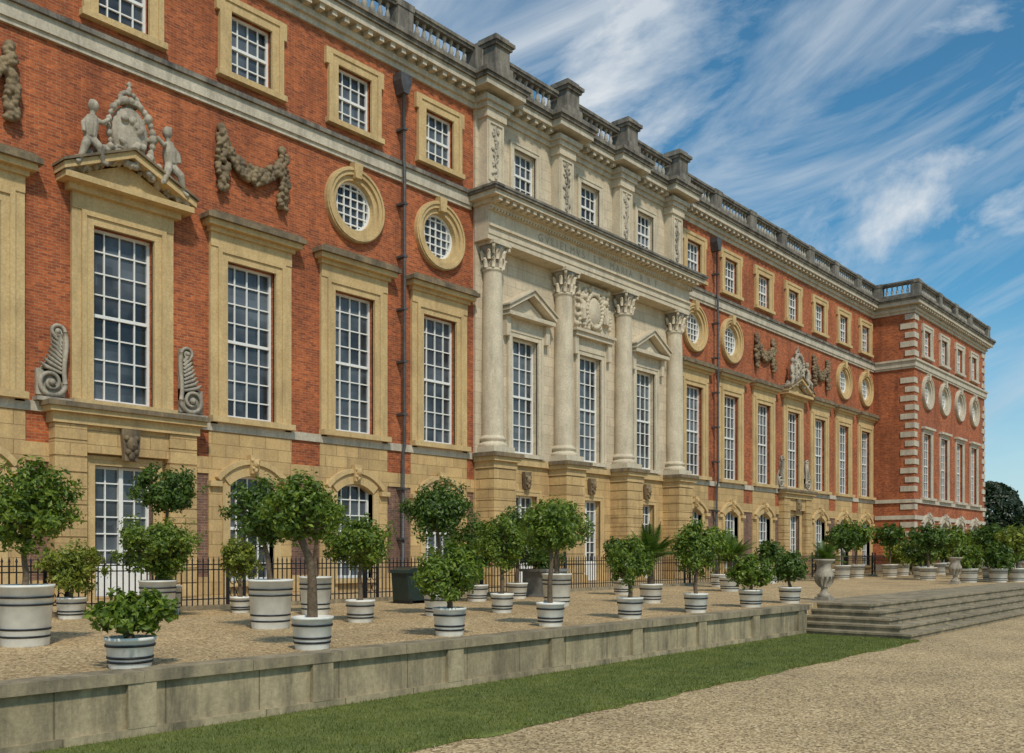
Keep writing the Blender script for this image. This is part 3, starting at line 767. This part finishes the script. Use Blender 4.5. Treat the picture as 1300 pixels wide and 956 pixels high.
def palm(name,X,Yr,r,h,fr,nf=22,z=TZ,trunk=.35):
    mb=MB(); y=Yr-D; pot(mb,X,y,r,h,z)
    top=Vector((X,y,z+h+trunk)); mb.tube([(X,y,z+h-.06),tuple(top)],[.09,.07],10,'bark')
    for i in range(nf):
        a=2*math.pi*i/nf+R.uniform(-.2,.2); el=R.uniform(.35,1.35); L=fr*R.uniform(.85,1.15)
        d=Vector((math.cos(a)*math.cos(el),math.sin(a)*math.cos(el),math.sin(el))); pts=[]
        for k in range(9):
            tt=k/8; pts.append(top+d*(L*tt)+Vector((0,0,-.45*L*tt*tt*math.cos(el)*1.2)))
        mb.tube(pts,[.012*(1-.08*k) for k in range(9)],4,'leafb')
        side=d.cross(Vector((0,0,1))).normalized()
        for k in range(2,40):
            tt=k/40*8; j=min(7,int(tt)); p_=pts[j].lerp(pts[j+1],tt-j); fd=(pts[j+1]-pts[j]).normalized(); ll=L*.30*math.sin(math.pi*min(1,.15+k/44))
            for sx in (-1,1):
                e=p_+side*sx*ll*.8+fd*ll*.5+Vector((0,0,-.15*ll))
                mb.add([tuple(p_-fd*.014),tuple(p_+fd*.014),tuple(e)],[(0,1,2)],'leafb')
    return mb.obj(name)
A='potted_citrus_tree'; B='potted_bay_tree'; S='potted_shrub'
plant(A,5.56,13.7,.37,.85,1.95,.72,.60,'leafa',loose=.05)
plant(S,8.46,18.7,.28,.42,1.0,.58,.5,'leafc',loose=.12)
plant(S,9.73,17.7,.36,.75,1.42,.82,.62,'leafa',loose=.08)
plant(B,10.55,18.8,.3,.6,2.66,.74,.50,'leafb',loose=0)
plant(S,5.25,10.15,.27,.35,.62,.48,.24,'leafa',size=.1,loose=.06)
plant(A,7.88,10.3,.275,.44,1.85,.50,.42,'leafa',bend=.09,dx=-.22,loose=.1)
plant(A,9.6,13.7,.38,.84,2.0,.60,.52,'leafb',dx=-.15,loose=.12)
plant(B,12.4,16.1,.34,.8,2.1,.66,.55,'leafa',loose=.12)
plant(A,11.55,13.65,.27,.42,1.5,.60,.50,'leafa',loose=.14)
plant(S,11.7,17.8,.22,.35,1.2,.42,.42,'leafc',loose=.15)
plant(S,10.57,10.36,.26,.44,.98,.57,.42,'leafa',loose=.06)
plant(B,13.75,13.8,.3,.45,2.2,.72,.62,'leafb',loose=0)
plant(A,15.4,13.5,.25,.42,1.5,.52,.62,'leafa',loose=.18)
plant(A,13.1,10.35,.25,.42,1.75,.48,.45,'leafa',loose=.1)
plant(B,18.1,14.1,.36,.8,1.95,.78,.66,'leafa',loose=.12)
plant(A,20.5,17.4,.3,.45,1.75,.85,.75,'leafb',loose=.18)
plant(A,18.6,17.2,.3,.45,1.55,.75,.7,'leafb',loose=.18)
plant(S,15.7,10.4,.26,.42,1.12,.46,.42,'leafa',loose=.15)
palm('potted_palm',20.9,13.2,.3,.5,1.15,30,trunk=.62)
plant(A,18.2,10.35,.26,.42,1.38,.56,.58,'leafa',loose=.12)
plant(S,20.9,10.4,.28,.42,.86,.58,.38,'leafa',loose=.06)
plant(S,23.2,10.45,.28,.42,.92,.46,.42,'leafb',loose=.06)
palm('potted_palm',29.0,15.2,.35,.5,1.35,28,trunk=.5)
plant(S,24.5,16.5,.3,.5,1.3,.6,.55,'leafb',loose=.12); plant(A,32.5,17.5,.3,.5,1.7,.7,.6,'leafa',loose=.12)
plant(S,38,18.0,.35,.6,1.3,.6,.5,'leafb')
palm('potted_palm',42.8,17.5,.38,.55,1.3,26)
x=46.5;i=0
while x<88:
    m_=['leafb','leafa','leafb','leafc','leafa'][i%5]; k=(i*3)%7
    plant(B if k in (0,1,3,6) else S,x,18.2+.3*math.sin(i*2.3) if x<70 else 18.0,.42,.7,(2.15 if k in(0,1,3,6) else 1.3)+R.uniform(-.2,.2),.78+R.uniform(-.15,.2),.62+R.uniform(-.08,.12),m_,loose=.1); x+=3.0+R.uniform(-.5,.6); i+=1
for (X,Yr,cz,rx,m_) in ((50,15.5,1.5,.85,'leafb'),(53,16.2,1.4,.8,'leafc'),(56.5,15.8,2.1,.9,'leafa'),(47.5,14.4,2.0,.9,'leafb'),(44.9,11.9,1.15,.6,'leafa'),(46.2,11.0,1.1,.65,'leafb'),(47.3,10.5,1.9,.8,'leafc'),
    (49.5,11.4,1.3,.75,'leafa'),(51,12.5,2.1,.85,'leafb'),(55,13.2,1.3,.8,'leafb'),(60,15.0,2.0,.95,'leafa'),(64,15.6,1.3,.9,'leafc'),(68,16.2,2.0,.95,'leafb'),(74,16.8,1.4,.9,'leafa'),(80,17,2.0,.9,'leafb')):
    plant(B if cz>1.7 else S,X,Yr,.4,.62,cz,rx,.62,m_,loose=.1)
b_=MB(); X,y=16.85,17.9-D
b_.prism([(X-.36,TZ+.08),(X+.36,TZ+.08),(X+.42,TZ+.78),(X-.42,TZ+.78)],y-.3,y+.3,'green'); b_.prism([(X-.46,TZ+.78),(X+.46,TZ+.78),(X+.42,TZ+.86),(X+.2,TZ+.92),(X-.2,TZ+.92),(X-.42,TZ+.86)],y-.35,y+.35,'green')
for sx in (-.3,.3): b_.box(X+sx-.05,X+sx+.05,y-.31,y+.31,TZ,TZ+.12,'iron')
b_.obj('green_grit_bin')
b_=MB(); X,y=22.0,17.6-D
b_.prism([(X-.42,TZ+.06),(X+.42,TZ+.06),(X+.5,TZ+.75),(X-.5,TZ+.75)],y-.45,y+.45,'lead'); b_.box(X-.56,X+.56,y-.52,y+.52,TZ+.75,TZ+.83,'lead'); b_.box(X-.48,X+.48,y-.5,y+.5,TZ,TZ+.08,'lead')
crown(b_,(X,y,TZ+1.1),.55,.35,.1,'leafb',loose=.1); b_.obj('lead_planter')
def bigtree(name,X,Yr,H,rx,mat,cone=True):
    mb=MB(); y=Yr-D; mb.tube([(X,y,0),(X,y,H*.4)],[.4,.25],8,'bark')
    n=9000; zz=NR.uniform(0,1,n)**1.1; an=NR.uniform(0,2*np.pi,n)
    prof=np.sqrt(np.clip(1-zz**2.2,0,1))
    rr=rx*prof*(1+.08*np.sin(an*5+zz*9)+.08*np.sin(an*3-zz*14))*NR.uniform(.8,1.04,n)
    P=np.stack([X+rr*np.cos(an),y+rr*np.sin(an),.6+zz*(H-.6)],1)
    leaves(mb,P,np.stack([np.cos(an),np.sin(an),.3+zz],1)+NR.normal(size=(n,3))*.5,.55,mat)
    mb.obj(name)
bigtree('yew_tree',112,27.5,9.8,4.6,'yew'); bigtree('yew_tree',122,22,8.8,4.4,'yew'); bigtree('yew_tree',132,16,9,4.6,'yew'); bigtree('yew_tree',104,33,9.0,4,'yew')
mb=MB()
for i in range(46):
    X=180+R.uniform(-8,25); Yr=-60+i*4.2; c=np.array([X,Yr-D,5.0]); n=500
    q=NR.normal(size=(n,3)); q/=np.linalg.norm(q,axis=1,keepdims=True)
    leaves(mb,c+q*np.array([4.5,4.5,R.uniform(3.5,6)])*NR.uniform(.7,1.05,(n,1)),q+NR.normal(size=(n,3))*.4,1.1,'leafb')
mb.obj('distant_trees')

# ------------------------------------------------------------------ light, sky, camera
sd=Vector((-.42,-.72,.95)).normalized()
el=math.asin(sd.z); rot=math.atan2(sd.x,sd.y)
w=bpy.data.worlds.new('World'); bpy.context.scene.world=w; w.use_nodes=True; nt=w.node_tree
bg=nt.nodes['Background']; sky=nt.nodes.new('ShaderNodeTexSky'); sky.sky_type='NISHITA'; sky.sun_disc=False
sky.sun_elevation=el; sky.sun_rotation=rot; sky.air_density=1.0; sky.dust_density=.6; sky.ozone_density=2.0
tc=nt.nodes.new('ShaderNodeTexCoord'); sp=nt.nodes.new('ShaderNodeSeparateXYZ'); nt.links.new(tc.outputs['Generated'],sp.inputs[0])
def dot(v):
    n=nt.nodes.new('ShaderNodeVectorMath'); n.operation='DOT_PRODUCT'; nt.links.new(tc.outputs['Generated'],n.inputs[0]); n.inputs[1].default_value=v; return n.outputs['Value']
def cloudn(ang,su,sv,nscale,detail,dist,loc=(0,0,0)):
    """world-fixed wind direction: streaks run along the tilted axis s"""
    ca,sa=math.cos(math.radians(ang)),math.sin(math.radians(ang))
    r=(.65,-.76)
    s_=(r[0]*ca,r[1]*ca,sa); p_=(-r[0]*sa,-r[1]*sa,ca); q_=(.76,.65,0)
    cb=nt.nodes.new('ShaderNodeCombineXYZ')
    for k,(v,sc_) in enumerate(((s_,su),(p_,sv),(q_,1.5))):
        nt.links.new(mixf(nt,dot(v),sc_),cb.inputs[k])
    mp=nt.nodes.new('ShaderNodeMapping'); mp.inputs['Location'].default_value=loc; nt.links.new(cb.outputs[0],mp.inputs[0])
    n=nt.nodes.new('ShaderNodeTexNoise'); n.inputs['Scale'].default_value=nscale; n.inputs['Detail'].default_value=detail; n.inputs['Roughness'].default_value=.6; n.inputs['Distortion'].default_value=dist
    nt.links.new(mp.outputs[0],n.inputs['Vector']); return n.outputs[0]
a1=ramp(nt,cloudn(24,1.3,5.5,1.7,10,.7),.47,.72)
a2=ramp(nt,cloudn(14,2.2,4.4,1.9,9,.35,(3,1,0)),.50,.66)
mx=nt.nodes.new('ShaderNodeMath'); mx.operation='MAXIMUM'; nt.links.new(mixf(nt,a1,.85),mx.inputs[0]); nt.links.new(a2,mx.inputs[1])
hz=nt.nodes.new('ShaderNodeMapRange'); nt.links.new(sp.outputs[2],hz.inputs[0]); hz.inputs[1].default_value=.0; hz.inputs[2].default_value=.24; hz.inputs[3].default_value=.8; hz.inputs[4].default_value=0
mx2=nt.nodes.new('ShaderNodeMath'); mx2.operation='MAXIMUM'; nt.links.new(mx.outputs[0],mx2.inputs[0]); nt.links.new(hz.outputs[0],mx2.inputs[1])
fac=mixf(nt,mx2.outputs[0],.9)
skyc=mixc(nt,sky.outputs[0],(.45,.92,1.0),1.0,'MULTIPLY')
shade=ramp(nt,cloudn(0,2,3,1.6,5,.2,(7,2,0)),.35,.65,(4.4,5.1,5.8,1),(6.6,6.85,7.0,1))
col=mixc(nt,skyc,shade,fac)
nt.links.new(col,bg.inputs[0]); bg.inputs[1].default_value=.12
sl=bpy.data.lights.new('sun','SUN'); sl.energy=2.7; sl.angle=math.radians(4); sl.color=(1,.91,.77)
so=bpy.data.objects.new('sun',sl); so.rotation_euler=sd.to_track_quat('Z','Y').to_euler(); bpy.context.collection.objects.link(so)
cam=bpy.data.cameras.new('camera'); cam.lens=33.2; cam.sensor_width=36; cam.shift_y=.173; cam.clip_end=6000; cam.clip_start=.1
co=bpy.data.objects.new('camera',cam); co.location=(0,-D,2.0); co.rotation_euler=(math.pi/2,0,-math.radians(49.36)); bpy.context.collection.objects.link(co)
sc=bpy.context.scene; sc.camera=co; sc.view_settings.view_transform='Standard'; sc.view_settings.look='None'; sc.view_settings.exposure=0
